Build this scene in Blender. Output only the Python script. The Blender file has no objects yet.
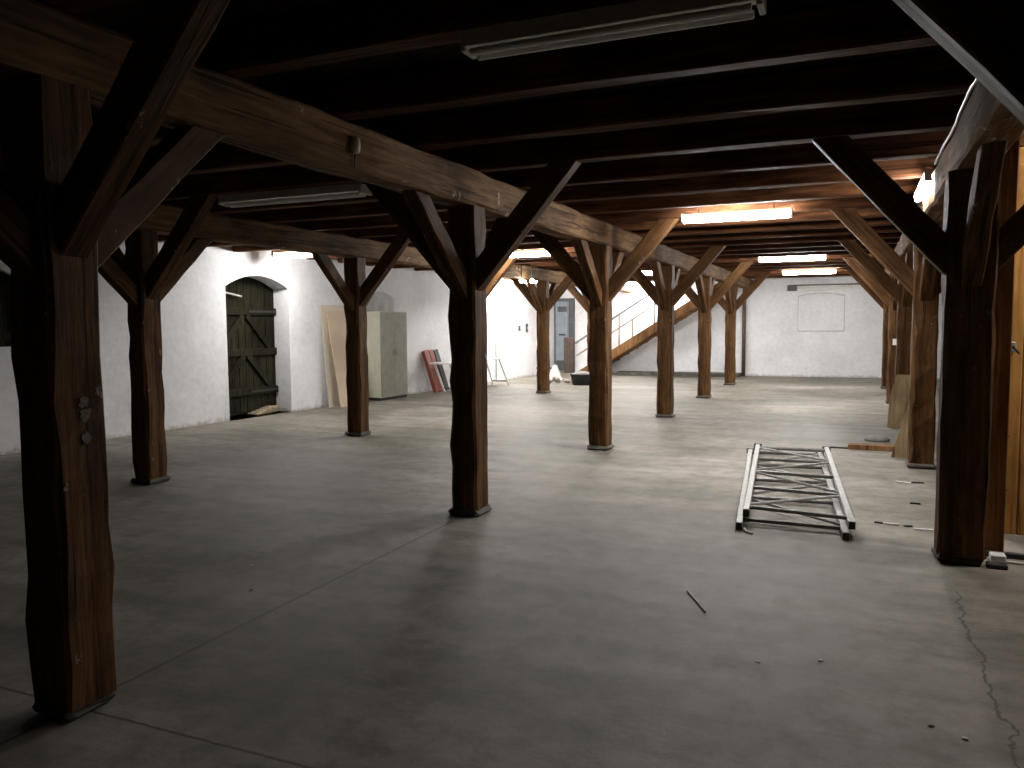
import bpy, bmesh, math, random
from mathutils import Vector, Matrix
random.seed(7)
C = bpy.context.scene.collection

# ------------------------------------------------------------------ materials
def mat(name, base=(.5,.5,.5), rough=.7, metal=0.0):
    m = bpy.data.materials.new(name); m.use_nodes = True
    b = m.node_tree.nodes['Principled BSDF']
    b.inputs['Base Color'].default_value = (*base, 1)
    b.inputs['Roughness'].default_value = rough
    b.inputs['Metallic'].default_value = metal
    return m
def nd(nt, t, **kw):
    n = nt.nodes.new(t)
    for k, v in kw.items(): setattr(n, k, v)
    return n
def ramp(nt, fac, stops):
    r = nd(nt, 'ShaderNodeValToRGB'); e = r.color_ramp.elements
    while len(e) < len(stops): e.new(.5)
    for i, (p, c) in enumerate(stops):
        e[i].position = p; e[i].color = (*c, 1)
    nt.links.new(fac, r.inputs[0]); return r.outputs[0]
def noise(nt, vec, scale, detail=4, rough=.6, dist=0):
    n = nd(nt, 'ShaderNodeTexNoise'); n.inputs['Scale'].default_value = scale
    n.inputs['Detail'].default_value = detail; n.inputs['Roughness'].default_value = rough
    n.inputs['Distortion'].default_value = dist
    nt.links.new(vec, n.inputs['Vector']); return n.outputs['Fac']
def mapping(nt, scale, loc=(0,0,0)):
    tc = nd(nt, 'ShaderNodeTexCoord'); mp = nd(nt, 'ShaderNodeMapping')
    mp.inputs['Scale'].default_value = scale; mp.inputs['Location'].default_value = loc
    nt.links.new(tc.outputs['Object'], mp.inputs['Vector']); return mp.outputs[0]
def mixc(nt, a, b, fac, mode='MIX'):
    x = nd(nt, 'ShaderNodeMix', data_type='RGBA', blend_type=mode)
    for s, v in ((6, a), (7, b)):
        if isinstance(v, tuple): x.inputs[s].default_value = (*v, 1)
        else: nt.links.new(v, x.inputs[s])
    if isinstance(fac, (int, float)): x.inputs[0].default_value = fac
    else: nt.links.new(fac, x.inputs[0])
    return x.outputs[2]
def bump(nt, h, strength=.3, dist=.02):
    b = nd(nt, 'ShaderNodeBump'); b.inputs['Strength'].default_value = strength; b.inputs['Distance'].default_value = dist
    nt.links.new(h, b.inputs['Height']); nt.links.new(b.outputs[0], nt.nodes['Principled BSDF'].inputs['Normal'])
def math_(nt, op, a, b=None, c=None):
    n = nd(nt, 'ShaderNodeMath', operation=op)
    for i, v in enumerate((a, b, c)):
        if v is None: continue
        if isinstance(v, (int, float)): n.inputs[i].default_value = v
        else: nt.links.new(v, n.inputs[i])
    return n.outputs[0]

def wood(name, dark, mid, light, rough=.75, patches=None, seed=0.0):
    m = mat(name, mid, rough); nt = m.node_tree; nt.nodes['Principled BSDF'].inputs['Specular IOR Level'].default_value = .08
    v = mapping(nt, (14, 14, .9), (seed, seed*.7, seed*1.3))
    g = noise(nt, v, 1.6, 6, .65, .6)
    col = ramp(nt, g, ((.3, dark), (.52, mid), (.74, light)))
    v2 = mapping(nt, (1.3, 1.3, .8), (seed*2, 3, seed))
    big = noise(nt, v2, 1.5, 3)
    r2 = ramp(nt, big, ((.35, (.5,.46,.44)), (.65, (1.12,1.1,1.08))))
    col = mixc(nt, col, r2, 1.0, 'MULTIPLY')
    v3 = mapping(nt, (22, 22, .5), (seed, 1, 2))
    cr = ramp(nt, noise(nt, v3, 1.2, 2, .5, .2), ((.33, (.22,.2,.19)), (.37, (1,1,1))))
    col = mixc(nt, col, cr, .8, 'MULTIPLY')
    if patches:
        v4 = mapping(nt, (5, 5, 4), (seed, 7, 3))
        pf = ramp(nt, noise(nt, v4, 1.3, 5, .7), ((.66, (0,0,0)), (.70, (1,1,1))))
        col = mixc(nt, col, patches, pf)
    nt.links.new(col, nt.nodes['Principled BSDF'].inputs['Base Color'])
    bump(nt, g, .5, .01)
    return m
def speckle(name, a, b, sc=8, rough=.8, metal=0):
    m = mat(name, a, rough, metal); nt = m.node_tree
    c = ramp(nt, noise(nt, mapping(nt, (1,1,1)), sc, 5, .65), ((.35, a), (.65, b)))
    nt.links.new(c, nt.nodes['Principled BSDF'].inputs['Base Color']); return m
W_POST = wood('old_oak', (.038,.018,.007), (.12,.061,.025), (.2,.108,.048), .65, (.3,.26,.22), 1)
W_BEAM = wood('hewn_beam_oak', (.065,.035,.015), (.175,.102,.05), (.28,.178,.095), .8, (.45,.36,.27), 4)
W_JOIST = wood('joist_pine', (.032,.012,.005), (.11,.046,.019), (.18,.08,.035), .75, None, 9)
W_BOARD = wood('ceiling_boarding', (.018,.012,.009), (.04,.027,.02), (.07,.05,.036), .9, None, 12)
W_PINE = wood('varnished_pine', (.36,.17,.045), (.5,.26,.075), (.58,.33,.11), .45, None, 3)
W_FRAME = wood('brown_door_post', (.12,.05,.016), (.22,.10,.033), (.3,.15,.055), .55, None, 6)
W_STAIR = wood('stair_pine', (.12,.06,.025), (.24,.125,.055), (.33,.19,.095), .6, None, 5)
W_PLY = speckle('plywood', (.5,.39,.28), (.56,.44,.32), 3, .7)#, .7, None, 2)
W_PLY2 = speckle('grey_plywood', (.56,.48,.38), (.62,.54,.43), 3, .7)#, .7, None, 8)
W_OFFCUT = wood('offcut_board', (.28,.2,.11), (.42,.31,.18), (.5,.38,.24), .7, None, 7)
W_DOOR = wood('black_green_door_wood', (.010,.010,.006), (.026,.025,.014), (.045,.042,.026), .7, None, 10)

def plaster():
    m = mat('limewashed_plaster', (.8,.8,.8), .9); nt = m.node_tree
    v = mapping(nt, (1,1,1)); n1 = noise(nt, v, .8, 5, .6); n2 = noise(nt, v, 9, 4, .7)
    col = ramp(nt, n1, ((.3, (.68,.68,.69)), (.6, (.82,.82,.83))))
    col = mixc(nt, col, ramp(nt, n2, ((.35, (.86,.85,.84)), (.6, (1,1,1)))), .7, 'MULTIPLY')
    # grime band above the floor
    tc = nd(nt, 'ShaderNodeTexCoord'); sp = nd(nt, 'ShaderNodeSeparateXYZ'); nt.links.new(tc.outputs['Object'], sp.inputs[0])
    z = math_(nt, 'ADD', sp.outputs[2], math_(nt, 'MULTIPLY', n2, .25))
    gf = ramp(nt, z, ((.12, (.6,.57,.52)), (.2, (1,1,1))))
    col = mixc(nt, col, gf, .9, 'MULTIPLY')
    nt.links.new(col, nt.nodes['Principled BSDF'].inputs['Base Color'])
    bump(nt, noise(nt, v, 3, 5, .5), .25, .04)
    return m
PLASTER = plaster()

def concrete_floor():
    m = mat('worn_concrete_floor', (.3,.29,.27), .7); nt = m.node_tree; nt.nodes['Principled BSDF'].inputs['Specular IOR Level'].default_value = .3
    v = mapping(nt, (1,1,1)); n1 = noise(nt, v, .45, 6, .62, .3); n2 = noise(nt, v, 5, 5, .7); n3 = noise(nt, v, 60, 3, .6)
    vs = mapping(nt, (.35, 2.2, 1)); n4 = noise(nt, vs, 1.2, 4, .6, .4)
    col = ramp(nt, n1, ((.34, (.150,.138,.108)), (.5, (.245,.222,.188)), (.64, (.335,.305,.272))))
    col = mixc(nt, col, ramp(nt, n4, ((.35, (.66,.67,.66)), (.6, (1.06,1.05,1.03)))), .85, 'MULTIPLY')
    col = mixc(nt, col, ramp(nt, n2, ((.36, (.62,.62,.56)), (.58, (1.08,1.08,1.08)))), .75, 'MULTIPLY')
    col = mixc(nt, col, ramp(nt, n3, ((.3, (.85,.85,.85)), (.6, (1.05,1.05,1.05)))), .5, 'MULTIPLY')
    tc = nd(nt, 'ShaderNodeTexCoord'); sp = nd(nt, 'ShaderNodeSeparateXYZ'); nt.links.new(tc.outputs['Object'], sp.inputs[0])
    x, y = sp.outputs[0], sp.outputs[1]
    wig = math_(nt, 'MULTIPLY', math_(nt, 'SUBTRACT', noise(nt, v, 1.8, 5, .7), .5), .28)
    fine = math_(nt, 'MULTIPLY', math_(nt, 'SUBTRACT', noise(nt, v, 12, 3, .6), .5), .02)
    def line(coord, at, w, wob, lo_c=None, lo=None, hi=None):
        d = math_(nt, 'ABSOLUTE', math_(nt, 'SUBTRACT', math_(nt, 'ADD', coord, wob), at))
        f = math_(nt, 'SUBTRACT', 1.0, math_(nt, 'SMOOTHSTEP' if False else 'MINIMUM', math_(nt, 'DIVIDE', d, w), 1.0))
        if lo_c is not None:
            f = math_(nt, 'MULTIPLY', f, math_(nt, 'GREATER_THAN', lo_c, lo))
            f = math_(nt, 'MULTIPLY', f, math_(nt, 'LESS_THAN', lo_c, hi))
        return f
    f = line(y, 2.265, .011, fine)                                  # slab joint across
    f = math_(nt, 'MAXIMUM', f, math_(nt, 'MULTIPLY', line(x, -3.0, .018, fine, y, 0, 5.7), .8))
    f = math_(nt, 'MAXIMUM', f, line(x, .56, .011, wig, y, 1.0, 5.3))
    f = math_(nt, 'MAXIMUM', f, math_(nt, 'MULTIPLY', line(y, 13.4, .05, wig), .25))
    col = mixc(nt, col, (.06,.055,.045), math_(nt, 'MINIMUM', math_(nt, 'MULTIPLY', f, 1.3), .92))
    nt.links.new(col, nt.nodes['Principled BSDF'].inputs['Base Color'])
    nt.links.new(ramp(nt, n1, ((.3, (.58,)*3), (.7, (.72,)*3))), nt.nodes['Principled BSDF'].inputs['Roughness'])
    bump(nt, n2, .25, .015)
    return m
FLOOR = concrete_floor()
M_FOOT = speckle('footing_concrete', (.05,.044,.034), (.12,.108,.088))
M_FOOTD = speckle('dark_footing', (.02,.014,.009), (.05,.036,.024))
M_FOOTL = speckle('plaster_smear_grey', (.075,.05,.032), (.19,.145,.10), 60)
M_STEEL = speckle('galvanised_steel', (.25,.25,.235), (.38,.375,.36), 20, .5, .3)
M_STEELD = speckle('dull_lacing_steel', (.13,.13,.12), (.26,.255,.245), 30, .5, .3)
M_DARK = speckle('dark_iron', (.02,.02,.02), (.05,.045,.04), 20, .5, .3)
M_WHITE = speckle('white_enamel', (.72,.72,.70), (.8,.8,.78), 6, .45)
M_DIRTYWHITE = speckle('dusty_white_enamel', (.5,.49,.44), (.68,.67,.61), 10, .5)
M_CAB = speckle('grey_green_locker_paint', (.26,.27,.215), (.33,.34,.275), 6, .5)
M_CABSIDE = speckle('cream_locker_side', (.58,.57,.45), (.66,.65,.53), 6, .5)
M_RED = speckle('red_painted_board', (.19,.04,.025), (.28,.065,.045), 9, .6)
M_BLACK = speckle('black_rubber', (.012,.012,.012), (.03,.03,.03), 15, .6)
M_GREYDOOR = speckle('grey_steel_door', (.2,.24,.28), (.27,.31,.35), 4, .45)
M_DOORFR = speckle('dark_door_frame', (.05,.055,.06), (.09,.09,.095), 5, .6)
M_RUBBLE = speckle('plaster_rubble', (.22,.19,.15), (.42,.37,.32), 10, .9)
M_PIPE = speckle('brown_pipe', (.06,.035,.025), (.11,.07,.05), 10, .5)
M_RAIL = speckle('grey_handrail', (.1,.1,.1), (.17,.17,.165), 10, .5)
M_BALU = speckle('pale_wood_baluster', (.22,.17,.12), (.32,.26,.2), 10, .6)
M_SAND = speckle('sandy_dirt', (.2,.16,.10), (.32,.26,.17), 12, .9)
M_PAPER = mat('paper', (.8,.8,.78), .8)
M_CERAMIC = mat('ceramic', (.55,.52,.42), .3)
M_STONE = speckle('stone_lid', (.2,.19,.17), (.3,.28,.25), 10, .8)
def emit(name, strength, col=(1,.975,.95)):
    m = mat(name, (.9,.9,.9), .4); b = m.node_tree.nodes['Principled BSDF']
    b.inputs['Emission Color'].default_value = (*col, 1); b.inputs['Emission Strength'].default_value = strength
    return m
LAMP = 26.0
M_LAMP = emit('lit_tube', LAMP)
M_LAMP_HOT = emit('lit_tube_stair', LAMP*2.0)
M_LAMP_SIDE = emit('lit_tube_beam', LAMP*.5)
M_LAMP_DIM = emit('lit_tube_right_aisle', LAMP*.36)
M_LAMP_WEAK = emit('lit_tube_left_aisle', LAMP*.78)
M_LAMP_STAIR = emit('lit_tube_stairs', LAMP*1.6)
M_BULB = emit('lit_bulb', LAMP)

# ------------------------------------------------------------------ mesh helpers
def link(o, parent=None):
    C.objects.link(o)
    if parent: o.parent = parent
    return o
def build(name, bm, m, parent=None, smooth=False, loc=None):
    me = bpy.data.meshes.new(name); bm.normal_update(); bm.to_mesh(me); bm.free(); me.materials.append(m)
    if smooth:
        for p in me.polygons: p.use_smooth = True
    o = bpy.data.objects.new(name, me)
    if loc: o.location = loc
    return link(o, parent)
def empty(name, loc=(0,0,0), rz=0):
    o = bpy.data.objects.new(name, None); o.location = loc; o.rotation_euler = (0,0,rz); o.empty_display_size = .1
    return link(o)
def tag(o, label, cat, group=None, kind=None):
    o['label'] = label; o['category'] = cat
    if group: o['group'] = group
    if kind: o['kind'] = kind
    return o
def struct(o, label=None, cat=None):
    o['kind'] = 'structure'
    if label: o['label'] = label
    if cat: o['category'] = cat
    return o
def bx(bm, x0,x1,y0,y1,z0,z1, bev=0, mtx=None):
    r = bmesh.ops.create_cube(bm, size=1)
    M = Matrix.Translation(((x0+x1)/2,(y0+y1)/2,(z0+z1)/2)) @ Matrix.Diagonal((x1-x0,y1-y0,z1-z0,1))
    if mtx: M = mtx @ M
    bmesh.ops.transform(bm, matrix=M, verts=r['verts'])
    if bev:
        es = list({e for v in r['verts'] for e in v.link_edges})
        bmesh.ops.bevel(bm, geom=es, offset=bev, segments=1, affect='EDGES', clamp_overlap=True)
def box(*a, **k):
    bm = bmesh.new(); bx(bm, *a, **k); return bm
def axis_matrix(p, q, up=Vector((0,0,1))):
    p, q = Vector(p), Vector(q); z = (q-p).normalized()
    x = up.cross(z)
    if x.length < 1e-4: x = Vector((1,0,0)) if abs(z.z) > .9 else Vector((0,1,0))
    x.normalize(); y = z.cross(x)
    M = Matrix((x, y, z)).transposed().to_4x4(); M.translation = p; return M, (q-p).length
def tube(bm, p, q, r, n=8, r2=None):
    M, L = axis_matrix(p, q); a = []; b = []; r2 = r if r2 is None else r2
    for i in range(n):
        t = 2*math.pi*i/n
        a.append(bm.verts.new(M @ Vector((r*math.cos(t), r*math.sin(t), 0))))
        b.append(bm.verts.new(M @ Vector((r2*math.cos(t), r2*math.sin(t), L))))
    for i in range(n): bm.faces.new((a[i], a[(i+1)%n], b[(i+1)%n], b[i]))
    bm.faces.new(a[::-1]); bm.faces.new(b)
def sqbar(bm, p, q, w, d):
    M, L = axis_matrix(p, q); bx(bm, -w/2, w/2, -d/2, d/2, 0, L, mtx=M)
def lathe(bm, prof, n=20, c=(0,0,0)):
    rings = []
    for (r, z) in prof:
        rings.append([bm.verts.new((c[0]+r*math.cos(2*math.pi*i/n), c[1]+r*math.sin(2*math.pi*i/n), c[2]+z)) for i in range(n)])
    for a, b in zip(rings, rings[1:]):
        for i in range(n): bm.faces.new((a[i], a[(i+1)%n], b[(i+1)%n], b[i]))
    bm.faces.new(rings[0][::-1]); bm.faces.new(rings[-1])
def timber_bm(L, w, d, jit=.006, ch=.016, step=.22, cut0=0, cut1=0, rnd=None, waney=0):
    """hewn timber along local Z; w along X, d along Y; cut0/cut1 shear the end planes along X"""
    rnd = rnd or random; bm = bmesh.new(); n = max(2, int(L/step)); rings = []
    drift = [0]*4; pts = [(1,-1),(1,1),(-1,1),(-1,-1)]
    for k in range(n+1):
        z = L*k/n; ring = []
        end = (k == 0 or k == n)
        for ci,(sx, sy) in enumerate(pts):
            cc = ch*(1+rnd.uniform(-.4,.6)) + (waney*max(0, rnd.uniform(-.5,1)) if ci == 3 else 0)
            jx, jy = (rnd.uniform(-jit, jit), rnd.uniform(-jit, jit)) if not end else (0, 0)
            ax = (sx*w/2+jx, sy*d/2+jy-sy*cc); ay = (sx*w/2+jx-sx*cc, sy*d/2+jy)
            seq = (ax, ay) if sx*sy > 0 else (ay, ax)
            for (x, y) in seq:
                zz = z + (cut0*x if k == 0 else cut1*x if k == n else 0)
                ring.append(bm.verts.new((x, y, zz)))
        rings.append(ring)
    m = 8
    for a, b in zip(rings, rings[1:]):
        for i in range(m): bm.faces.new((a[i], a[(i+1)%m], b[(i+1)%m], b[i]))
    bm.faces.new(rings[0][::-1]); bm.faces.new(rings[-1])
    bmesh.ops.recalc_face_normals(bm, faces=bm.faces)
    return bm
def timber(name, p, q, w, d, m, parent=None, up=Vector((0,0,1)), **k):
    M, L = axis_matrix(p, q, up)
    o = build(name, timber_bm(L, w, d, **k), m, parent); o.matrix_local = M
    return o

# ------------------------------------------------------------------ layout
XA, XB, XC = -3.0, .654, -6.676
Y0, DY = 2.265, 3.7465
YI = [Y0+DY*i for i in range(7)]
G = .1215                       # half post width
ZB, ZT, ZC = 2.562, 2.845, 3.06  # beam underside, beam top, ceiling boarding
YF, YN, XR = 24.78, -3.2, 4.0
def wx(y): return -10.15+.04*y   # left wall line

# ------------------------------------------------------------------ shell
struct(build('floor', box(-11.2, XR+.4, YN-.4, YF+.6, -.2, 0), FLOOR))
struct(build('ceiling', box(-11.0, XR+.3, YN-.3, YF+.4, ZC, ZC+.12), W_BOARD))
ang = math.atan(.04)
def left_wall():
    """wall in local frame: s along +Y, local x = out of room negative; openings with arched heads"""
    bm = bmesh.new(); T = .55; H = ZC
    opens = [(5.1, 6.95, 1.36, 2.25, 2.45), (10.46, 12.0, 0.0, 2.27, 2.48)]
    def quad(a, b, c, d): bm.faces.new([bm.verts.new(v) for v in (a, b, c, d)])
    def face(s0, s1, z0, z1): quad((0,s0,z0),(0,s1,z0),(0,s1,z1),(0,s0,z1))
    s = YN-.3
    for (a, b, z0, zs, zc) in opens:
        face(s, a, 0, H)
        if z0 > 0: face(a, b, 0, z0)
        N = 14; arc = []
        for i in range(N+1):
            t = i/N; arc.append((a+(b-a)*t, zs+(zc-zs)*(1-(2*t-1)**2)))
        for p, q in zip(arc, arc[1:]):
            quad((0,p[0],p[1]),(0,q[0],q[1]),(0,q[0],H),(0,p[0],H))
            quad((0,p[0],p[1]),(-T,p[0],p[1]),(-T,q[0],q[1]),(0,q[0],q[1]))
        quad((0,a,z0),(-T,a,z0),(-T,a,zs),(0,a,zs)); quad((0,b,z0),(0,b,zs),(-T,b,zs),(-T,b,z0))
        quad((0,a,z0),(0,b,z0),(-T,b,z0),(-T,a,z0))
        s = b
    face(s, YF+.5, 0, H)
    face2 = [(-T,YN-.3,0),(-T,YN-.3,H),(-T,YF+.5,H),(-T,YF+.5,0)]
    bm.faces.new([bm.verts.new(v) for v in face2])
    bmesh.ops.remove_doubles(bm, verts=bm.verts, dist=.001)
    return bm
wl = struct(build('wall_left', left_wall(), PLASTER)); wl.location = (-10.15, 0, 0); wl.rotation_euler = (0,0,-ang)
struct(build('wall_back', box(-11.0, XR+.3, YF, YF+.3, 0, ZC), PLASTER))
struct(build('wall_right', box(XR, XR+.3, YN, YF, 0, ZC), PLASTER))
struct(build('wall_front', box(-11.0, XR+.3, YN-.3, YN, 0, ZC), W_DOOR))
struct(build('trim_1', box(-6.95, -3.2, YF-.75, YF, 0, .09, bev=.01), M_FOOT), 'low concrete ledge along the far wall under the staircase', 'ledge')

def LW(s, out, z): # point on left wall frame: s along, out into the room
    return Matrix.Translation((-10.15,0,0)) @ Matrix.Rotation(-ang, 4, 'Z') @ Vector((out, s, z))
# door_1: ledged and braced plank door, in the arched opening
dr = empty('door_1', (-10.15,0,0)); dr.rotation_euler = (0,0,-ang); struct(dr, 'black-green ledged and braced plank door under a plastered arch', 'door')
bm = bmesh.new(); y = 10.40
while y < 12.05:
    w = .17; t = max(0, min(1, (y+w/2-10.46)/1.54))
    top = 2.30+.21*(1-(2*t-1)**2)
    bx(bm, -.40, -.36, y+.004, y+w-.004, .06, top, bev=.004); y += w
build('plank_leaf', bm, W_DOOR, dr)
for z in (.42, 1.13, 1.86): build('rail', box(-.36,-.315, 10.44, 12.02, z-.065, z+.065, bev=.008), W_DOOR, dr)
for z in (.42, 1.13):
    for sx in (-1, 1):
        bm = bmesh.new(); sqbar(bm, (-.335, 11.22+sx*.62, z+.06), (-.335, 11.22+sx*.05, z+.66), .045, .10); build('diagonal_brace', bm, W_DOOR, dr)
for z in (.42, 1.86):
    bm = bmesh.new(); bx(bm, -.31,-.30, 11.3, 12.0, z-.02, z+.02); tube(bm, (-.31,11.98,z-.06), (-.31,11.98,z+.06), .018)
    build('strap_hinge', bm, M_DARK, dr)
bm = bmesh.new(); tube(bm, (-.3,10.62,2.2), (-.27,11.1,2.12), .015); build('bar', bm, M_DIRTYWHITE, dr)
bm = bmesh.new()
for i in range(7):
    yy = 11.2+.1*i; 
    bx(bm, -.33, -.1-.02*i, yy, yy+.16, 0, .05+.02*i*(1 if i < 5 else .6), bev=.02)
tag(build('dirt_heap', bm, M_SAND), 'small heap of dirt on the sill of the dark arched door', 'dirt', kind='stuff')
bpy.data.objects['dirt_heap'].location = (-10.15,0,0); bpy.data.objects['dirt_heap'].rotation_euler = (0,0,-ang)
# window_1: dark shuttered window near the left edge
wd = empty('window_1', (-10.15,0,0)); wd.rotation_euler = (0,0,-ang); struct(wd, 'dark shuttered window at the left edge', 'window')
bm = bmesh.new(); y = 5.12
while y < 6.9: bx(bm, -.12, -.09, y+.003, y+.15, 1.36, 2.42); y += .153
build('shutter', bm, W_DOOR, wd)
for z in (1.5, 2.1): build('rail', box(-.09,-.06, 5.14, 6.92, z-.05, z+.05), W_DOOR, wd)
# window_2: bricked-up window on far wall
def arch_ring(x0, x1, z0, z1, rise, t, y, depth):
    bm = bmesh.new(); pts = [(x0,z0),(x1,z0),(x1,z1)]
    N = 12
    for i in range(1, N): 
        u = i/N; pts.append((x1+(x0-x1)*u, z1+rise*(1-(2*u-1)**2)))
    pts.append((x0,z1))
    for a, b in zip(pts, pts[1:]+pts[:1]): sqbar(bm, (a[0],y,a[1]), (b[0],y,b[1]), depth, t)
    return bm, pts
bmr, pts = arch_ring(-1.63, -.38, 1.33, 2.34, .08, .03, YF-.004, .02)
w2 = empty('window_2', (0,0,0)); struct(w2, 'bricked-up and whitewashed window on the far wall, its outline showing', 'window')
build('outline', bmr, speckle('grey_joint', (.38,.38,.39), (.55,.55,.56), 6), w2)
bm = bmesh.new(); vs = [bm.verts.new((x, YF-.006, z)) for x, z in pts]; f = bm.faces.new(vs)
r = bmesh.ops.extrude_face_region(bm, geom=[f]); bmesh.ops.translate(bm, vec=(0,.02,0), verts=[v for v in r['geom'] if isinstance(v, bmesh.types.BMVert)])
bmesh.ops.recalc_face_normals(bm, faces=bm.faces)
build('infill', bm, PLASTER, w2)
# thin greyer panel with an arched top, above the locker on left wall
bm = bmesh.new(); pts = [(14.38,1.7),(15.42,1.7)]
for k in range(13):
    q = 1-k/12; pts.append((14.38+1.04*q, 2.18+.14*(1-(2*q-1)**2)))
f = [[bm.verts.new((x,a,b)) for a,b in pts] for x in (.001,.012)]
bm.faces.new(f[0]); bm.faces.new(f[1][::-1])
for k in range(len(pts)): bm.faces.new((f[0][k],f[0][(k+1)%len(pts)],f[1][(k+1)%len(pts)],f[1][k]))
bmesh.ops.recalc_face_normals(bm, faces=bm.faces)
o = struct(build('wall_patch', bm, speckle('grey_wall_patch', (.40,.40,.39), (.6,.6,.59), 3, .9)), 'greyish arched patch above the grey-green locker', 'window'); o.location = (-10.15,0,0); o.rotation_euler = (0,0,-ang)
# door_2: white door in the left wall near the far corner
d2 = empty('door_2', (-10.15,0,0)); d2.rotation_euler = (0,0,-ang); struct(d2, 'flush white door in the left wall behind the white table', 'door')
build('leaf', box(0,.03,20.5,21.35,.01,2.1,bev=.005), M_WHITE, d2)
bm = bmesh.new(); bx(bm, 0,.05,20.42,20.5,0,2.18); bx(bm, 0,.05,21.35,21.43,0,2.18); bx(bm, 0,.05,20.5,21.35,2.1,2.18)
build('door_frame', bm, M_WHITE, d2)
# door_3: grey steel door in far wall
d3 = empty('door_3', (0,0,0)); struct(d3, 'grey steel door with dark frame beside the staircase foot', 'door')
build('leaf', box(-9.14,-8.70,YF-.07,YF-.03,.06,2.32,bev=.005), M_GREYDOOR, d3)
bm = bmesh.new(); bx(bm,-9.24,-9.12,YF-.1,YF-.01,0,2.42); bx(bm,-8.66,-8.48,YF-.1,YF-.01,0,2.42); bx(bm,-9.12,-8.66,YF-.1,YF-.01,2.32,2.42)
build('door_frame', bm, M_DOORFR, d3)
build('upper_panel', box(-9.05,-8.73,YF-.085,YF-.07,1.98,2.16), M_DOORFR, d3)
bm = bmesh.new(); bx(bm,-9.0,-8.78,YF-.12,YF-.07,1.22,1.27); build('push_bar', bm, M_DARK, d3)
bm = bmesh.new(); bx(bm,-9.1,-8.72,YF-.085,YF-.07,.08,.4); build('kick_plate', bm, M_DOORFR, d3)
tag(build('board', box(-8.78,-8.46,YF-.24,YF-.20,0,1.15,bev=.005), M_PIPE), 'dark brown board standing in front of the grey door frame', 'board')
# plank partition on the right
pw = empty('wall_partition', (0,0,0)); struct(pw, 'varnished pine plank partition at the right edge', 'wall')
bm = bmesh.new(); x = .955
while x < XR:
    bx(bm, x+.002, x+.143, 6.80, 6.84, .02, ZT-.01, bev=.006); x += .145
build('planks', bm, W_PINE, pw)
bm = bmesh.new(); 
for z in (.35, .75, 1.35, 2.1):
    for k in range(8): tube(bm, (1.03+k*.145,6.803,z), (1.03+k*.145,6.794,z), .006, 6)
build('nail', bm, M_DARK, pw)['kind'] = 'stuff'
bm = bmesh.new(); bx(bm, .99,1.045,6.72,6.80,1.37,1.445,bev=.008); build('lock_case', bm, M_STEEL, pw)
bm = bmesh.new(); tube(bm, (1.02,6.72,1.41),(1.02,6.68,1.41),.01); tube(bm,(1.02,6.685,1.41),(1.06,6.685,1.36),.008); build('latch_handle', bm, M_DARK, pw)
dp = build('door_post', box(.80,.945,6.25,6.36,0,ZT-.01,bev=.006), W_FRAME)
tag(dp, 'narrow brown square post standing between the nearest right post and pine partition', 'post')

# ------------------------------------------------------------------ posts with braces
def make_post(seed, fs=.143, w=2*G, fh=.055):
    rnd = random.Random(seed); t = empty('timber_post')
    shaft = build('shaft', timber_bm(ZB-.05, w, 2*G, jit=.009, ch=.018, step=.17, rnd=rnd, waney=.03), W_POST, t, loc=(0,0,.05))
    bm = bmesh.new(); bx(bm, -fs-(w/2-G), fs, -fs, fs, 0, fh, bev=.02)
    for v in bm.verts: v.co.x += rnd.uniform(-.012,.012); v.co.y += rnd.uniform(-.012,.012)
    build('footing', bm, M_FOOTD if w > .25 else M_FOOT, t)
    return t
def add_brace(t, d, kind, seed):
    """d = unit direction (x,y); kind 'X' reaches the joists, 'Y' reaches the beam underside"""
    rnd = random.Random(seed)
    if kind == 'X': (o0, z0), (o1, z1), th, wd = (.10, 1.85), (.978, 2.848), .175, .13
    else: (o0, z0), (o1, z1), th, wd = (.10, 1.79), (.94, ZB), .15, .12
    # polygon in the offset/z plane: underside line, thickness th, upper end cut level, lower end cut along the post face
    s = (z1-z0)/(o1-o0); L = math.hypot(1, s); vz = th*L      # vertical thickness
    hz = vz/s
    poly = [(o0, z0), (o1, z1), (o1-hz, z1), (o0, z0+vz)]
    # build along the brace axis for the grain
    p = Vector((d[0]*o0, d[1]*o0, z0)); q = Vector((d[0]*o1, d[1]*o1, z1)); ax = (q-p).normalized()
    side = Vector((-d[1], d[0], 0)); nrm = ax.cross(side)
    M = Matrix((nrm, side, ax)).transposed().to_4x4()
    # orthonormal right-handed check
    if M.to_3x3().determinant() < 0: nrm = -nrm; M = Matrix((nrm, side, ax)).transposed().to_4x4()
    M.translation = p; Mi = M.inverted()
    bm = bmesh.new(); n = 6; rows = []
    for k in range(n+1):
        u = k/n
        a = Vector((poly[0][0]+(poly[1][0]-poly[0][0])*u, poly[0][1]+(poly[1][1]-poly[0][1])*u))
        b = Vector((poly[3][0]+(poly[2][0]-poly[3][0])*u, poly[3][1]+(poly[2][1]-poly[3][1])*u))
        jt = .006 if 0 < k < n else 0; ring = []
        for (pt, sd) in ((a,-1),(a,1),(b,1),(b,-1)):
            w = sd*wd/2+rnd.uniform(-jt,jt)
            P = Vector((d[0]*pt[0], d[1]*pt[0], pt[1]+rnd.uniform(-jt,jt)))+side*w
            ring.append(bm.verts.new(Mi @ P))
        rows.append(ring)
    for a, b in zip(rows, rows[1:]):
        for i in range(4): bm.faces.new((a[i], a[(i+1)%4], b[(i+1)%4], b[i]))
    bm.faces.new(rows[0][::-1]); bm.faces.new(rows[-1])
    bmesh.ops.recalc_face_normals(bm, faces=bm.faces)
    bmesh.ops.bevel(bm, geom=[e for e in bm.edges if abs((e.verts[0].co-e.verts[1].co).normalized().z) > .9], offset=.008, segments=1, affect='EDGES')
    o = build('knee_brace', bm, W_POST, t); o.matrix_local = M
    return o
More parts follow.
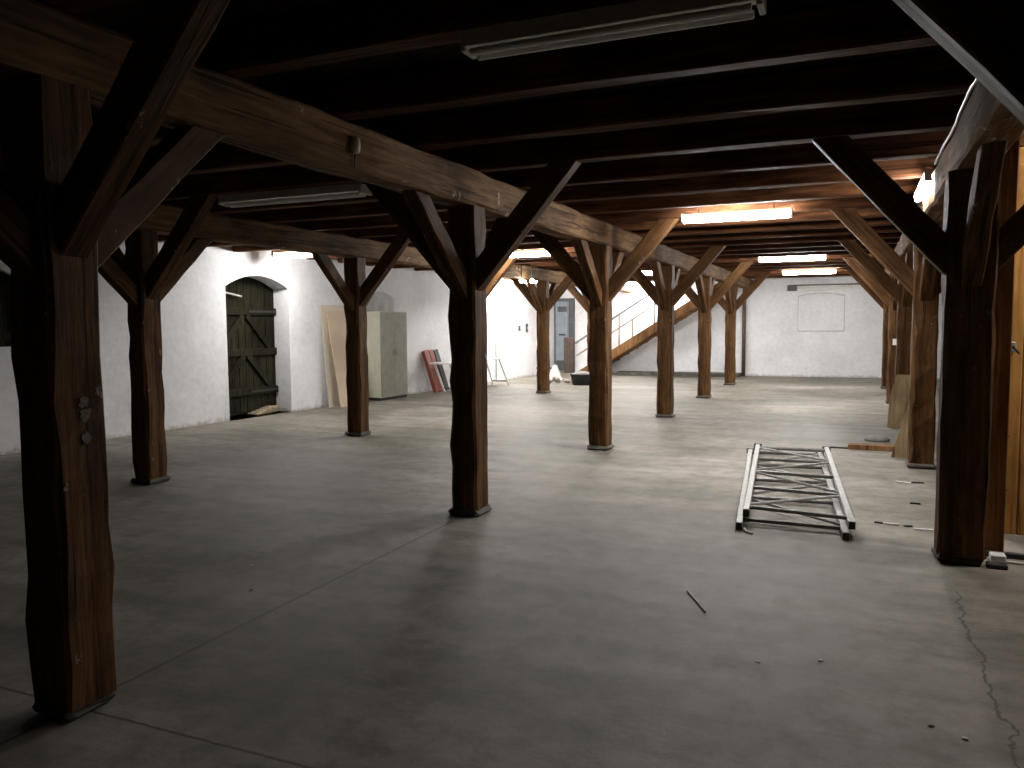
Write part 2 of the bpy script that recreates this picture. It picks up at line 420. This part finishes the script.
DIR = {'+X':(1,0),'-X':(-1,0),'+Y':(0,1),'-Y':(0,-1)}
posts = [
 ('A',0,'huge dark timber post in the left foreground with a grey paint smear',('+X','-X','+Y','-Y')),
 ('A',1,'black-fronted post in the middle of the picture with a big open fork of braces',('+X','-X','+Y','-Y')),
 ('A',2,'brown timber post just right of picture centre, the staircase rail starting behind it',('+X','-X','+Y','-Y')),
 ('A',3,'brown timber post standing in front of the middle of the staircase',('+X','-X','+Y','-Y')),
 ('A',4,'brown timber post covering the upper end of the staircase stringer',('+X','-X','+Y','-Y')),
 ('A',5,'small distant timber post beside the thin dark pipe on the far wall',('+X','-X','+Y','-Y')),
 ('C',1,'dark timber post behind the left foreground post, left of the arched door',('+X','-X','+Y','-Y')),
 ('C',2,'timber post in front of the leaning plywood sheets, left of the locker',('+X','+Y','-Y')),
 ('C',3,'timber post hidden behind the black-fronted middle post',('+X','+Y','-Y')),
 ('C',4,'distant post in front of the grey steel door with lit bulbs beside its head',('+X','-X','+Y','-Y')),
 ('C',5,'distant post half hidden behind another, next to the black tub',('+X','-X','+Y','-Y')),
 ('B',0,'timber post just outside the right edge, its brace crossing the top right corner',('-X','-Y')),
 ('B',1,'massive near-black timber post at the right edge beside the pine partition',('+X','-X','+Y','-Y')),
 ('B',2,'lit brown post with a long vertical crack, plywood offcut leaning beside it',('+X','-X','+Y','-Y')),
 ('B',3,'post in the right row behind the cracked one, board leaning on it',('+X','-X','+Y','-Y')),
 ('B',4,'distant right-row post with a white paper pinned on it',('+X','-X','+Y','-Y')),
 ('B',5,'farthest post of the right row, close to the far wall',('+X','-X','+Y','-Y')),
]
protos = {}
PX = {'A':XA,'B':XB,'C':XC}
for i, (row, k, lab, br) in enumerate(posts):
    t = make_post(100+i, .112) if (row,k)==('A',0) else make_post(100+i, .128, .29, .06) if (row,k)==('B',1) else make_post(100+i); t.location = (PX[row], YI[k], 0)
    for j, b in enumerate(br): add_brace(t, DIR[b], b[1], 500+i*7+j)
    tag(t, lab, 'post', 'timber posts carrying the ceiling beams')

p1 = [o for o in C.objects if o.name == 'timber_post'][0]
bm = bmesh.new(); rs = random.Random(5)
for (yy, zz, r_) in ((.005,1.295,.026),(.015,1.25,.03),(.01,1.15,.024)):
    vs = [bm.verts.new((G+.005, yy+r_*rs.uniform(.5,1.2)*math.cos(k*math.pi/9), zz+1.1*r_*rs.uniform(.7,1.2)*math.sin(k*math.pi/9))) for k in range(18)]
    f = bm.faces.new(vs); rr_ = bmesh.ops.extrude_face_region(bm, geom=[f]); bmesh.ops.translate(bm, vec=(-.01,0,0), verts=[v for v in rr_['geom'] if isinstance(v, bmesh.types.BMVert)])
bmesh.ops.recalc_face_normals(bm, faces=bm.faces)
o = build('plaster_smear', bm, M_FOOTL, p1); o['label'] = 'grey plaster smear'
# beams (one per row of posts)
def beam(x, y0, y1, label, seed):
    o = timber('ceiling_beam', (x,y0,(ZB+ZT)/2), (x,y1,(ZB+ZT)/2), .24, ZT-ZB, W_BEAM, jit=.009, ch=.018, step=.3, rnd=random.Random(seed))
    return tag(o, label, 'beam', 'long beams on the timber posts')
beam(XA, -2.5, YF-.01, 'long hewn beam running diagonally from upper left to the middle of the picture', 1)
beam(XC, -2.5, YF-.01, 'hewn beam over the left row of posts, in front of the arched door', 2)
beam(XB, -2.5, YF-.01, 'beam over the right row of posts with a pale cable on its edge', 3)
# joists
words = ['first','second','third','fourth','fifth','sixth','seventh','eighth','ninth','tenth','eleventh','twelfth','thirteenth','fourteenth']
js = [Y0+DY/4*k for k in range(-1, 25)]
js = [y for y in js if y < YF-.3]
fx = next(i for i, y in enumerate(js) if abs(y-(Y0+DY/4)) < .01)
for i, y in enumerate(js):
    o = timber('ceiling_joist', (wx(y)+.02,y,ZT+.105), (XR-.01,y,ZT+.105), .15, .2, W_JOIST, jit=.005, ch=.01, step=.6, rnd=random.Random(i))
    n = len(js)-1-i
    if i < fx: lab = 'dark ceiling joist overhead, %s on the camera side of the near unlit tube fixture' % words[fx-i-1]
    elif i == fx: lab = 'dark ceiling joist carrying the large unlit tube fixture at the top'
    elif n < 12: lab = 'rough ceiling joist, %s out from the far whitewashed wall' % words[n]
    else: lab = 'rough ceiling joist, %s beyond the one carrying the near unlit fixture' % words[i-fx-1]
    tag(o, lab, 'joist', 'ceiling joists')

# ------------------------------------------------------------------ lamps
def strip_light(x0, x1, y, z, lit, label, m=None, wid=.13, along='X', group='fluorescent strip lights', top=None):
    L = x1-x0; t = empty('fluorescent_light', ((x0+x1)/2, y, z))
    if along == 'Y': t.rotation_euler = (0,0,math.pi/2)
    bm = bmesh.new(); bx(bm, -L/2, L/2, -wid*.38, wid*.38, .07, .105, bev=.006)
    build('housing', bm, M_WHITE if lit else M_DIRTYWHITE, t)
    if lit:
        bm = bmesh.new(); n = 10; a=[]; b=[]
        for i in range(n+1):
            th = math.pi*i/n; yy = -wid/2*math.cos(th); zz = .068-.065*math.sin(th)
            a.append(bm.verts.new((-L/2+.02,yy,zz))); b.append(bm.verts.new((L/2-.02,yy,zz)))
        for i in range(n): bm.faces.new((a[i],a[i+1],b[i+1],b[i]))
        bm.faces.new((a[0],b[0],b[n],a[n])); bm.faces.new(a[::-1]); bm.faces.new(b)
        bmesh.ops.recalc_face_normals(bm, faces=bm.faces)
        build('diffuser', bm, m or M_LAMP, t)
    else:
        bm = bmesh.new(); tube(bm, (-L/2+.03,-.045,.03),(L/2-.03,-.045,.03),.016,10); build('tube', bm, M_WHITE, t)
        bm = bmesh.new(); tube(bm, (-L/2+.03,.03,.03),(L/2-.03,.03,.03),.016,10); build('tube', bm, M_WHITE, t)
        bm = bmesh.new(); bx(bm, -L/2, L/2, -wid*.5, -wid*.44, .05, .115); build('side_panel', bm, M_DIRTYWHITE, t)
    for s in (-1, 1):
        build('end_cap', box(s*L/2-.012, s*L/2+.012, -wid*(.42 if lit else .49), wid*.42, .012 if lit else .03, .112, bev=.004), M_WHITE if lit else M_DIRTYWHITE, t)
    zt = (top if top else ZT+.005)-z
    if zt > .11:
        for s in (-1, 1):
            bm = bmesh.new(); tube(bm, (s*L*.35,0,.1),(s*L*.35,0,zt),.006,6); build('hanger', bm, M_DARK, t)
    return tag(t, label, 'light', group)
strip_light(-1.91,-.717,9.47,2.75,True,'lit tube light over the main aisle, largest of the three in a row',top=ZC+.002)
strip_light(-1.80,-.59,16.2,2.75,True,'lit tube light over the main aisle, middle one of the three in a row',top=ZC+.002)
strip_light(-1.74,-.53,20.8,2.75,True,'lit tube light over the main aisle, the one nearest the far wall',top=ZC+.002)
strip_light(-6.0,-4.80,12.9,2.75,True,'lit tube light just right of the middle black-fronted post head, white box above')
strip_light(-9.24,-8.36,11.15,2.75,True,'lit tube light above the dark arched door', M_LAMP_WEAK)
strip_light(-9.1,-7.95,20.6,2.72,True,'lit tube light in the far left corner near the white door', M_LAMP_HOT)
strip_light(-5.75,-4.5,19.12,2.75,True,'lit tube light seen between two post heads in front of the staircase', M_LAMP)
strip_light(-6.75,-5.4,24.27,2.9,True,'lit tube light tucked between the last joists above the staircase', M_LAMP_STAIR, top=2.9)
strip_light(-.11,1.09,8.0,2.72,True,'lit tube light fixed along the right beam, glaring beside the post head',M_LAMP_SIDE,along='Y',wid=.07)
strip_light(1.35,2.55,6.25,2.74,True,'lit tube light beyond the right edge, in front of the pine partition',M_LAMP_DIM)
strip_light(-1.575,-.36,3.2,2.73,False,'unlit dusty double tube fixture at the top, nearest to the camera',group='unlit tube fixtures',wid=.13)
strip_light(-5.65,-4.05,6.12,2.73,False,'unlit tube fixture in the dark ceiling above the left aisle',group='unlit tube fixtures',wid=.2)
# junction box above L4
tag(build('junction_box', box(-4.20,-4.05,9.58,9.69,2.70,2.93,bev=.008), M_WHITE), 'white box fixed above the tube light behind the middle post', 'junction box')
# twin bulbs
for x, yb in ((-6.52,15.61),(-6.33,15.73)):
    t = empty('spot_bulb', (x,yb,2.5)); bm = bmesh.new(); bmesh.ops.create_uvsphere(bm, u_segments=14, v_segments=8, radius=.045); build('globe', bm, M_BULB, t, True)
    bm = bmesh.new(); tube(bm, (0,0,.05),(0,0,.345),.015); build('lamp_holder', bm, M_DARK, t)
    tag(t, 'round lit bulb left of the distant post head, %s one of the pair' % ('left' if x < -6.4 else 'right'), 'bulb', 'pair of round bulbs')
# unlit wall fixture on far wall
t = empty('wall_light', (-.81,YF,2.56)); build('housing', box(-1.08,1.08,-.09,-.005,.02,.075,bev=.005), M_DIRTYWHITE, t)
bm = bmesh.new(); tube(bm,(-1.0,-.06,-.025),(1.0,-.06,-.025),.032,8); build('tube', bm, M_WHITE, t)
build('end_cap', box(-1.12,-.85,-.11,-.005,-.06,.11,bev=.01), M_DARK, t); build('dark_backing', box(-1.08,1.08,-.05,-.002,.075,.12), M_DARK, t)
tag(t, 'long unlit tube fixture on the far wall above the bricked-up window', 'light')
# pale cable on right beam, insulator on middle beam
bm = bmesh.new(); yy = 4.4; prev = None
while yy < 7.15:
    p = Vector((XB-.135+random.uniform(-.004,.004), yy, ZT-.03+.012*math.sin(yy*4))); 
    if prev: tube(bm, prev, p, .009, 6)
    prev = p; yy += .18
tag(build('cable', bm, M_WHITE), 'pale cable clipped along the upper edge of the right beam', 'cable')
t = empty('ceramic_insulator', (XA+.135,4.22,2.70)); bm = bmesh.new(); lathe(bm, [(.012,-.05),(.028,-.04),(.034,0),(.03,.04),(.014,.055)], 12); build('body', bm, M_CERAMIC, t, True)
bm = bmesh.new(); tube(bm,(0,0,-.05),(-.005,.0,-.14),.006,6); build('wire', bm, M_DARK, t)
tag(t, 'cream ceramic insulator on the side of the long middle beam', 'insulator')

# ------------------------------------------------------------------ steel lattice frames
def lattice(name, P, Q, R, S, z, label, zig=0):
    """P near-left, Q near-right, R far-right, S far-left (x,y) of chord centrelines"""
    t = empty(name, (P[0],P[1],z)); B = Vector((P[0],P[1],z)); w = .052
    V = lambda p: Vector((p[0],p[1],z+.031))-B
    P,Q,R,S = map(V,(P,Q,R,S)); hh = .062
    for a, b in ((P,S),(Q,R)):
        bm = bmesh.new(); M, L = axis_matrix(a, b); bx(bm, -w/2,w/2,-hh/2,hh/2,0,L,bev=.006,mtx=M); ch = build('chord', bm, M_STEEL, t)
        bm = bmesh.new(); bx(bm, -w*.42,w*.42,-hh*.43,hh*.43,-.004,.0,mtx=M); build('open_end', bm, M_BLACK, ch)
        bm = bmesh.new(); bx(bm, -w*.9,w*.9,-hh*.5,hh*.6,L,L+.012,mtx=M); build('end_plate', bm, M_STEELD, ch)
    n = 4; A = lambda u: P.lerp(S, u); D = lambda u: Q.lerp(R, u)
    us = [.05+.91*i/n for i in range(n+1)]
    for u in us:
        bm = bmesh.new(); tube(bm, A(u)+Vector((0,0,.012)), D(u)+Vector((0,0,.012)), .017, 8); build('rung', bm, M_STEELD, t)
        bm = bmesh.new(); tube(bm, A(u+.025)-Vector((0,0,.016)), D(u+.025)-Vector((0,0,.016)), .009, 6); build('tie_rod', bm, M_STEELD, t)
    for i in range(n):
        a, b = us[i]+.015, us[i+1]-.015
        up = (i+zig) % 2 == 0
        bm = bmesh.new(); tube(bm, (A(a) if up else D(a))+Vector((0,0,.02)), (D(b) if up else A(b))+Vector((0,0,.02)), .0125, 6); build('diagonal', bm, M_STEEL, t)
    return tag(t, label, 'scaffold frame', 'steel lattice frames on the floor')
lattice('lattice_frame', (-.813,6.27),(-.05,6.25),(-.392,10.12),(-1.175,10.02),0,'steel lattice frame lying directly on the floor, underneath the other',1)
lattice('lattice_frame', (-.784,6.45),(-.011,6.33),(-.315,10.05),(-1.087,10.0),.065,'steel lattice frame on top of the other, shifted to the right')
def rope_bits():
    bm = bmesh.new(); pts = [(-.775,6.30,.01),(-.765,6.25,.01),(-.75,6.2,.01),(-.70,6.17,.01)]
    for a, b in zip(pts, pts[1:]): tube(bm, a, b, .008, 6)
    return bm
tag(build('rope_end', rope_bits(), M_DIRTYWHITE), 'short pale rope end at the near left corner of the steel frames', 'rope')

# ------------------------------------------------------------------ things along left wall
def leaning_sheet(s0, s1, h, off, thick, m, label, name='plywood_sheet', gap=.004):
    """sheet leaning on the left wall between s0..s1; off = distance of the foot from the wall"""
    t = math.asin(min(.9, off/h)); bm = box(0, thick, s0, s1, 0, h, bev=.003)
    o = build(name, bm, m); R = Matrix.Translation((-10.15,0,0)) @ Matrix.Rotation(-ang,4,'Z') @ Matrix.Translation((off+gap,0,0)) @ Matrix.Rotation(-t,4,'Y')
    o.matrix_local = R; return tag(o, label, 'board')
leaning_sheet(12.88, 13.8, 2.0, .16, .015, W_PLY2, 'pale plywood sheet leaning on the wall, taller and behind the tan one')
leaning_sheet(13.0, 13.75, 1.90, .30, .015, W_PLY, 'tan plywood sheet leaning on the wall in front of the paler one',gap=.05)
cb = empty('locker', LW(14.87,.18,0)); cb.rotation_euler = (0,0,-ang)
build('body', box(-.17,.175,-.50,.50,.06,1.89,bev=.006), M_CABSIDE, cb)
for s in (-1,1):
    d = build('door', box(.175,.195,min(s*.003,s*.495),max(s*.003,s*.495),.08,1.87,bev=.003), M_CAB, cb)
    bm = bmesh.new(); bx(bm,.195,.213,s*.06-.01,s*.06+.01,.95,1.07); build('handle', bm, M_CAB, d)
build('plinth', box(-.165,.17,-.49,.49,0,.06), M_DARK, cb)
tag(cb, 'tall grey-green two-door metal locker with cream side against the left wall', 'locker')
for k,(s,m,lab) in enumerate(((16.66,M_RED,'red board leaning on the wall, left of the pair'),(16.87,M_RED,'red board leaning on the wall, right of the pair'),(17.1,M_BLACK,'black board leaning on the wall beside the red boards'))):
    bm = box(0,.09,-.095,.095,0,1.02,bev=.006); o = build('leaning_board', bm, m)
    o.matrix_local = Matrix.Translation(LW(s,.30,0)) @ Matrix.Rotation(-ang,4,'Z') @ Matrix.Rotation(-.22,4,'Y') @ Matrix.Rotation(.16,4,'X')
    tag(o, lab, 'board')
tb = empty('trestle_table', LW(17.85,.68,0)); tb.rotation_euler = (0,0,-ang)
build('tabletop', box(-.25,.25,-1.65,1.65,.69,.72,bev=.004), M_WHITE, tb)
for yy in (-1.25, 1.3):
    for s in (-1,1):
        bm = bmesh.new(); sqbar(bm,(s*.23,yy+.25,0),(s*.2,yy-.25,.69),.035,.035); build('leg', bm, M_WHITE, tb)
    bm = bmesh.new(); tube(bm,(-.22,yy+.18,.1),(.22,yy+.18,.1),.014); build('crossbar', bm, M_DARK, tb)
tag(tb, 'long low white folding table with slanting legs against the left wall', 'table')
for s, lab in ((21.98,'small black switch box on the left wall, nearer to the camera'),(22.5,'black switch box on the left wall, nearer to the corner')):
    t = empty('switch_box', LW(s,0,1.48)); t.rotation_euler=(0,0,-ang); h = .07 if s<22 else .13
    build('case', box(0,.05,-.035,.035,-h,h,bev=.006), M_BLACK, t); build('button', box(.05,.06,-.02,.02,-.02,.02), M_DIRTYWHITE, t)
    tag(t, lab, 'switch', 'black switch boxes')
tag(build('floor_board', box(-8.9,-8.35,22.4,22.7,.25,.29,bev=.004), W_FRAME), 'small dark low bench near the far left corner', 'bench')
for x in (-8.85,-8.4):
    o = build('leg', box(x-.02,x+.02,22.43,22.67,0,.25), W_FRAME, bpy.data.objects['floor_board'])
bpy.data.objects['floor_board'].name = 'low_bench'

# ------------------------------------------------------------------ staircase
st = empty('staircase', (-8.13,23.75,0)); SL = (2.381-.809)/(6.71-4.196); X1 = (ZT-.02)/SL
def sx(x): return x*SL
for yy in (0, .9):
    bm = bmesh.new(); a = [(0,-.0),(.36,0),(X1+.3,(X1+.3-.36)*SL),(X1+.3,(X1+.3)*SL+.10),(0,.10)]
    a = [(.12,0),(.42,0),(X1,(X1-.42)*SL),(X1,min(ZT-.005,X1*SL+.05)),(0.02,.06)]
    vs = [[bm.verts.new((x,yy+dy,z)) for x,z in a] for dy in (0,.06)]
    bm.faces.new(vs[0]); bm.faces.new(vs[1][::-1])
    for i in range(5): bm.faces.new((vs[0][i],vs[0][(i+1)%5],vs[1][(i+1)%5],vs[1][i]))
    bmesh.ops.recalc_face_normals(bm, faces=bm.faces)
    build('stringer', bm, W_STAIR, st)
n = 15; rise = (ZT-.05)/n
for k in range(1, n+1):
    z = rise*k; x = z/SL
    if k < n: build('tread', box(x-.06+.1,x+.22+.1,.06,.9,z-.13,z-.095,bev=.004), W_STAIR, st)
hr = .92
for yy in (.03,):
    bm = bmesh.new(); sqbar(bm,(0.0,yy,.06+hr),(3.0,yy,3.0*SL+.06+hr),.05,.06); build('handrail', bm, M_RAIL, st)
    bm = bmesh.new(); sqbar(bm,(0.05,yy,.08+.52),(3.6,yy,3.55*SL+.08+.52),.03,.05); build('middle_rail', bm, M_BALU, st)
    for x, top in ((.75,1),(1.42,1),(1.83,0),(2.5,1),(3.0,1)):
        bm = bmesh.new(); sqbar(bm,(x,yy,x*SL+.02),(x,yy,x*SL+(.97 if top else .6)),.045,.045); build('baluster', bm, M_BALU, st)
bm = bmesh.new(); f = [[bm.verts.new((x,yy,z)) for x,z in ((.36,.0),(.44,0),(X1-.02,(X1-.46)*SL-.03),(X1-.02,(X1-.46)*SL+.02))] for yy in (.06,.9)]
bm.faces.new(f[0]); bm.faces.new(f[1][::-1])
for i in range(4): bm.faces.new((f[0][i],f[0][(i+1)%4],f[1][(i+1)%4],f[1][i]))
bmesh.ops.recalc_face_normals(bm, faces=bm.faces); build('soffit', bm, W_FRAME, st)
tag(st, 'open wooden staircase rising to the right in front of the far wall', 'staircase')
bm = bmesh.new(); tube(bm,(-3.14,YF-.08,0),(-3.14,YF-.08,ZC-.01),.055,14); tag(build('pipe', bm, M_PIPE, smooth=True), 'dark vertical pipe in front of the far wall', 'pipe')

# rubble, sack, tub near the foot of the staircase
rr = random.Random(3); places = ['nearest the post','under the pale sack','beside the black tub','before the grey door','left end','right end','heap top','middle','rear','front edge','next to sack','near stair foot']
for k in range(12):
    bm = bmesh.new(); bmesh.ops.create_icosphere(bm, subdivisions=1, radius=1)
    for v in bm.verts: v.co *= rr.uniform(.75,1.1)
    sx_, sy_, sz_ = rr.uniform(.07,.11), rr.uniform(.06,.1), rr.uniform(.035,.09)
    bmesh.ops.scale(bm, vec=(sx_,sy_,sz_), verts=bm.verts)
    mn = min(v.co.z for v in bm.verts)
    o = build('rubble_piece', bm, M_RUBBLE); o.location = (-7.55+.20*(k%4)-.2*(k//4)+rr.uniform(-.03,.03), 20.0+.1*(k%4)+.42*(k//4), -mn)
    o.rotation_euler = (0,0,rr.uniform(0,3))
    tag(o, 'pale chunk of rubble scattered by the staircase foot, '+places[k], 'rubble', 'rubble scattered by the staircase foot')
bm = bmesh.new(); 
vs = [(-.16,0),(.02,.42),(.07,.40),(.2,.05),(.26,0)]
f = [[bm.verts.new((x,dy,z)) for x,z in vs] for dy in (-.1,.1)]
bm.faces.new(f[0]); bm.faces.new(f[1][::-1])
for i in range(5): bm.faces.new((f[0][i],f[0][(i+1)%5],f[1][(i+1)%5],f[1][i]))
bmesh.ops.recalc_face_normals(bm, faces=bm.faces)
o = build('white_sack', bm, M_WHITE); o.location = (-8.0,21.5,0); tag(o, 'crumpled white sack standing by the distant post and rubble', 'sack')
t = empty('tub', (-6.62,19.9,0)); bm = bmesh.new(); lathe(bm,[(.24,0),(.3,.26),(.32,.27),(.32,.29),(.27,.29),(.22,.03)],20); build('shell', bm, M_BLACK, t, True)
bm = bmesh.new(); lathe(bm,[(.27,.2),(.26,.30),(.12,.35),(.02,.36)],14); build('contents', bm, M_STONE, t, True)
tag(t, 'black mortar tub filled with rubble at the staircase foot', 'tub')

# ------------------------------------------------------------------ things at the right
o = build('floor_plank', box(-.36,.36,-.09,.09,0,.06,bev=.005), W_STAIR); o.location=(.27,10.9,0); tag(o,'short thick plank lying on the floor left of the cracked post','plank')
o = build('batten', box(-.13,.13,-.02,.02,0,.02), M_DARK); o.location=(-.22,10.86,0); tag(o,'thin dark stick between the steel frames and the plank','stick')
bm = bmesh.new(); lathe(bm,[(.15,0),(.16,.03),(.12,.06),(.02,.075)],20); o = build('stone_lid', bm, M_STONE, smooth=True); o.location=(.26,11.75,0); tag(o,'round grey stone lump on the floor behind the short plank','stone')
def offcut(poly, thick, loc, rz, tilt, m, label):
    bm = bmesh.new(); f = [[bm.verts.new((x,dy,z)) for x,z in poly] for dy in (0,thick)]; k = len(poly)
    bm.faces.new(f[0]); bm.faces.new(f[1][::-1])
    for i in range(k): bm.faces.new((f[0][i],f[0][(i+1)%k],f[1][(i+1)%k],f[1][i]))
    bmesh.ops.recalc_face_normals(bm, faces=bm.faces)
    o = build('plywood_offcut', bm, m); o.location = loc; o.rotation_euler = (tilt,0,rz); return tag(o, label, 'board', 'offcuts leaning on the right posts')
offcut([(-.16,0),(.14,0),(.14,.62),(.02,.62),(-.02,.5)],.02,(.54,10.35,0),0,-.0,W_OFFCUT,'slanting plywood offcut standing behind the cracked right post')
offcut([(-.11,0),(.18,0),(.18,.80),(0.0,.80),(-.09,.45)],.02,(.54,13.28,0),0,0,W_OFFCUT,'tall offcut board on the second lit post of the right row')
tag(build('paper_note', box(-.035,.035,-.004,.004,-.06,.06), M_PAPER), 'small white paper on a distant post of the right row', 'paper')
bpy.data.objects['paper_note'].location = (XB-.01, YI[4]-G-.018, 1.20)
# threshold bits beside right foreground post
o = build('threshold_bar', box(.83,2.2,6.17,6.215,.0,.035,bev=.004), M_BLACK); tag(o,'thin black bar on the floor in front of the pine partition','bar')
o = build('floor_slat', box(.93,2.2,6.03,6.06,0,.015), M_DIRTYWHITE); tag(o,'thin pale slat on the floor beside the right foreground post','slat')
o = build('white_block', box(.84,.93,6.03,6.13,0,.05,bev=.006), M_WHITE); tag(o,'small white block at the foot of the brown square post','block')
o = build('rubber_wedge', box(.80,.915,5.87,5.95,0,.03,bev=.004), M_BLACK); tag(o,'small black wedge against the foot of the right foreground post','wedge')
# splinters and debris
rr = random.Random(11)
deb = [(.27,6.88,.11,M_WHITE,'pale splinter on the floor left of the right foreground post'),(.49,6.78,.13,M_WHITE,'longest pale splinter, touching the right foreground post'),
       (.39,6.86,.06,M_DARK,'dark crumb between the pale splinters'),(.18,6.9,.06,M_DARK,'dark crumb at the left end of the splinter trail'),(.49,7.75,.08,M_DARK,'dark splinter left of the black post, halfway to the cracked post'),
       (.57,8.77,.11,M_DARK,'dark-edged splinter near the foot of the cracked post'),(.44,8.72,.13,M_PAPER,'pale chip left of the splinter near the cracked post')]
for x,y,L,m,lab in deb:
    o = build('splinter', box(-L/2,L/2,-.012,.012,0,.012), m); o.location=(x,y,0); o.rotation_euler=(0,0,rr.uniform(-.5,.5)); tag(o,lab,'splinter','splinters on the floor at the right')
bm = bmesh.new(); tube(bm,(-.90,4.69,.006),(-.74,4.38,.006),.005,6); tag(build('stick', bm, M_DARK),'thin dark stick lying on the open floor in the foreground','stick')
for x,y,m,lab in ((-3.69,4.12,M_WHITE,'white crumb between the left foreground post and the slab joint'),(-3.35,3.73,M_DARK,'dark crumb beside the slab joint, left of picture centre'),(-4.4,5.34,M_WHITE,'white crumb left of the middle black-fronted post'),
        (-3.6,9.25,M_WHITE,'white crumb behind the middle post, the farther one'),(-3.19,8.35,M_WHITE,'white crumb right of the middle post, the nearer one'),(-.13,3.95,M_WHITE,'white crumb in the foreground, right of the thin stick'),
        (-.4,3.82,M_WHITE,'white crumb in the foreground just below the thin stick'),(.3,3.46,M_DARK,'dark crumb in the right foreground left of the floor crack'),(.41,3.40,M_WHITE,'white crumb in the right foreground beside the floor crack')):
    bm = bmesh.new(); bmesh.ops.create_icosphere(bm, subdivisions=1, radius=.012); bmesh.ops.scale(bm, vec=(1.2,.8,.3), verts=bm.verts); o = build('crumb', bm, m); o.location=(x,y,.0035); tag(o,lab,'crumb','crumbs on the open floor')

# ------------------------------------------------------------------ world, camera
w = bpy.data.worlds.new('world'); bpy.context.scene.world = w; w.use_nodes = True
w.node_tree.nodes['Background'].inputs[0].default_value = (.5,.6,.8,1); w.node_tree.nodes['Background'].inputs[1].default_value = .0
f, a, p, ro = 800.05, .40848, .07481, -.00746
fw = Vector((-math.sin(a)*math.cos(p), math.cos(a)*math.cos(p), -math.sin(p)))
r = Vector((math.cos(a), math.sin(a), 0)); u = r.cross(fw)
r2 = r*math.cos(ro)+u*math.sin(ro); u2 = u*math.cos(ro)-r*math.sin(ro)
cd = bpy.data.cameras.new('camera'); cam = bpy.data.objects.new('camera', cd); C.objects.link(cam)
M = Matrix((r2, u2, -fw)).transposed().to_4x4(); M.translation = (0,0,1.6); cam.matrix_world = M
cd.sensor_width = 36; cd.lens = f/1024*36; cd.clip_start = .05
sc = bpy.context.scene; sc.camera = cam
sc.view_settings.view_transform = 'Standard'; sc.view_settings.look = 'None'
sc.view_settings.gamma = 1; sc.view_settings.use_curve_mapping = False; sc.view_settings.exposure = 3.15
sc.cycles.max_bounces = 8; sc.cycles.diffuse_bounces = 5
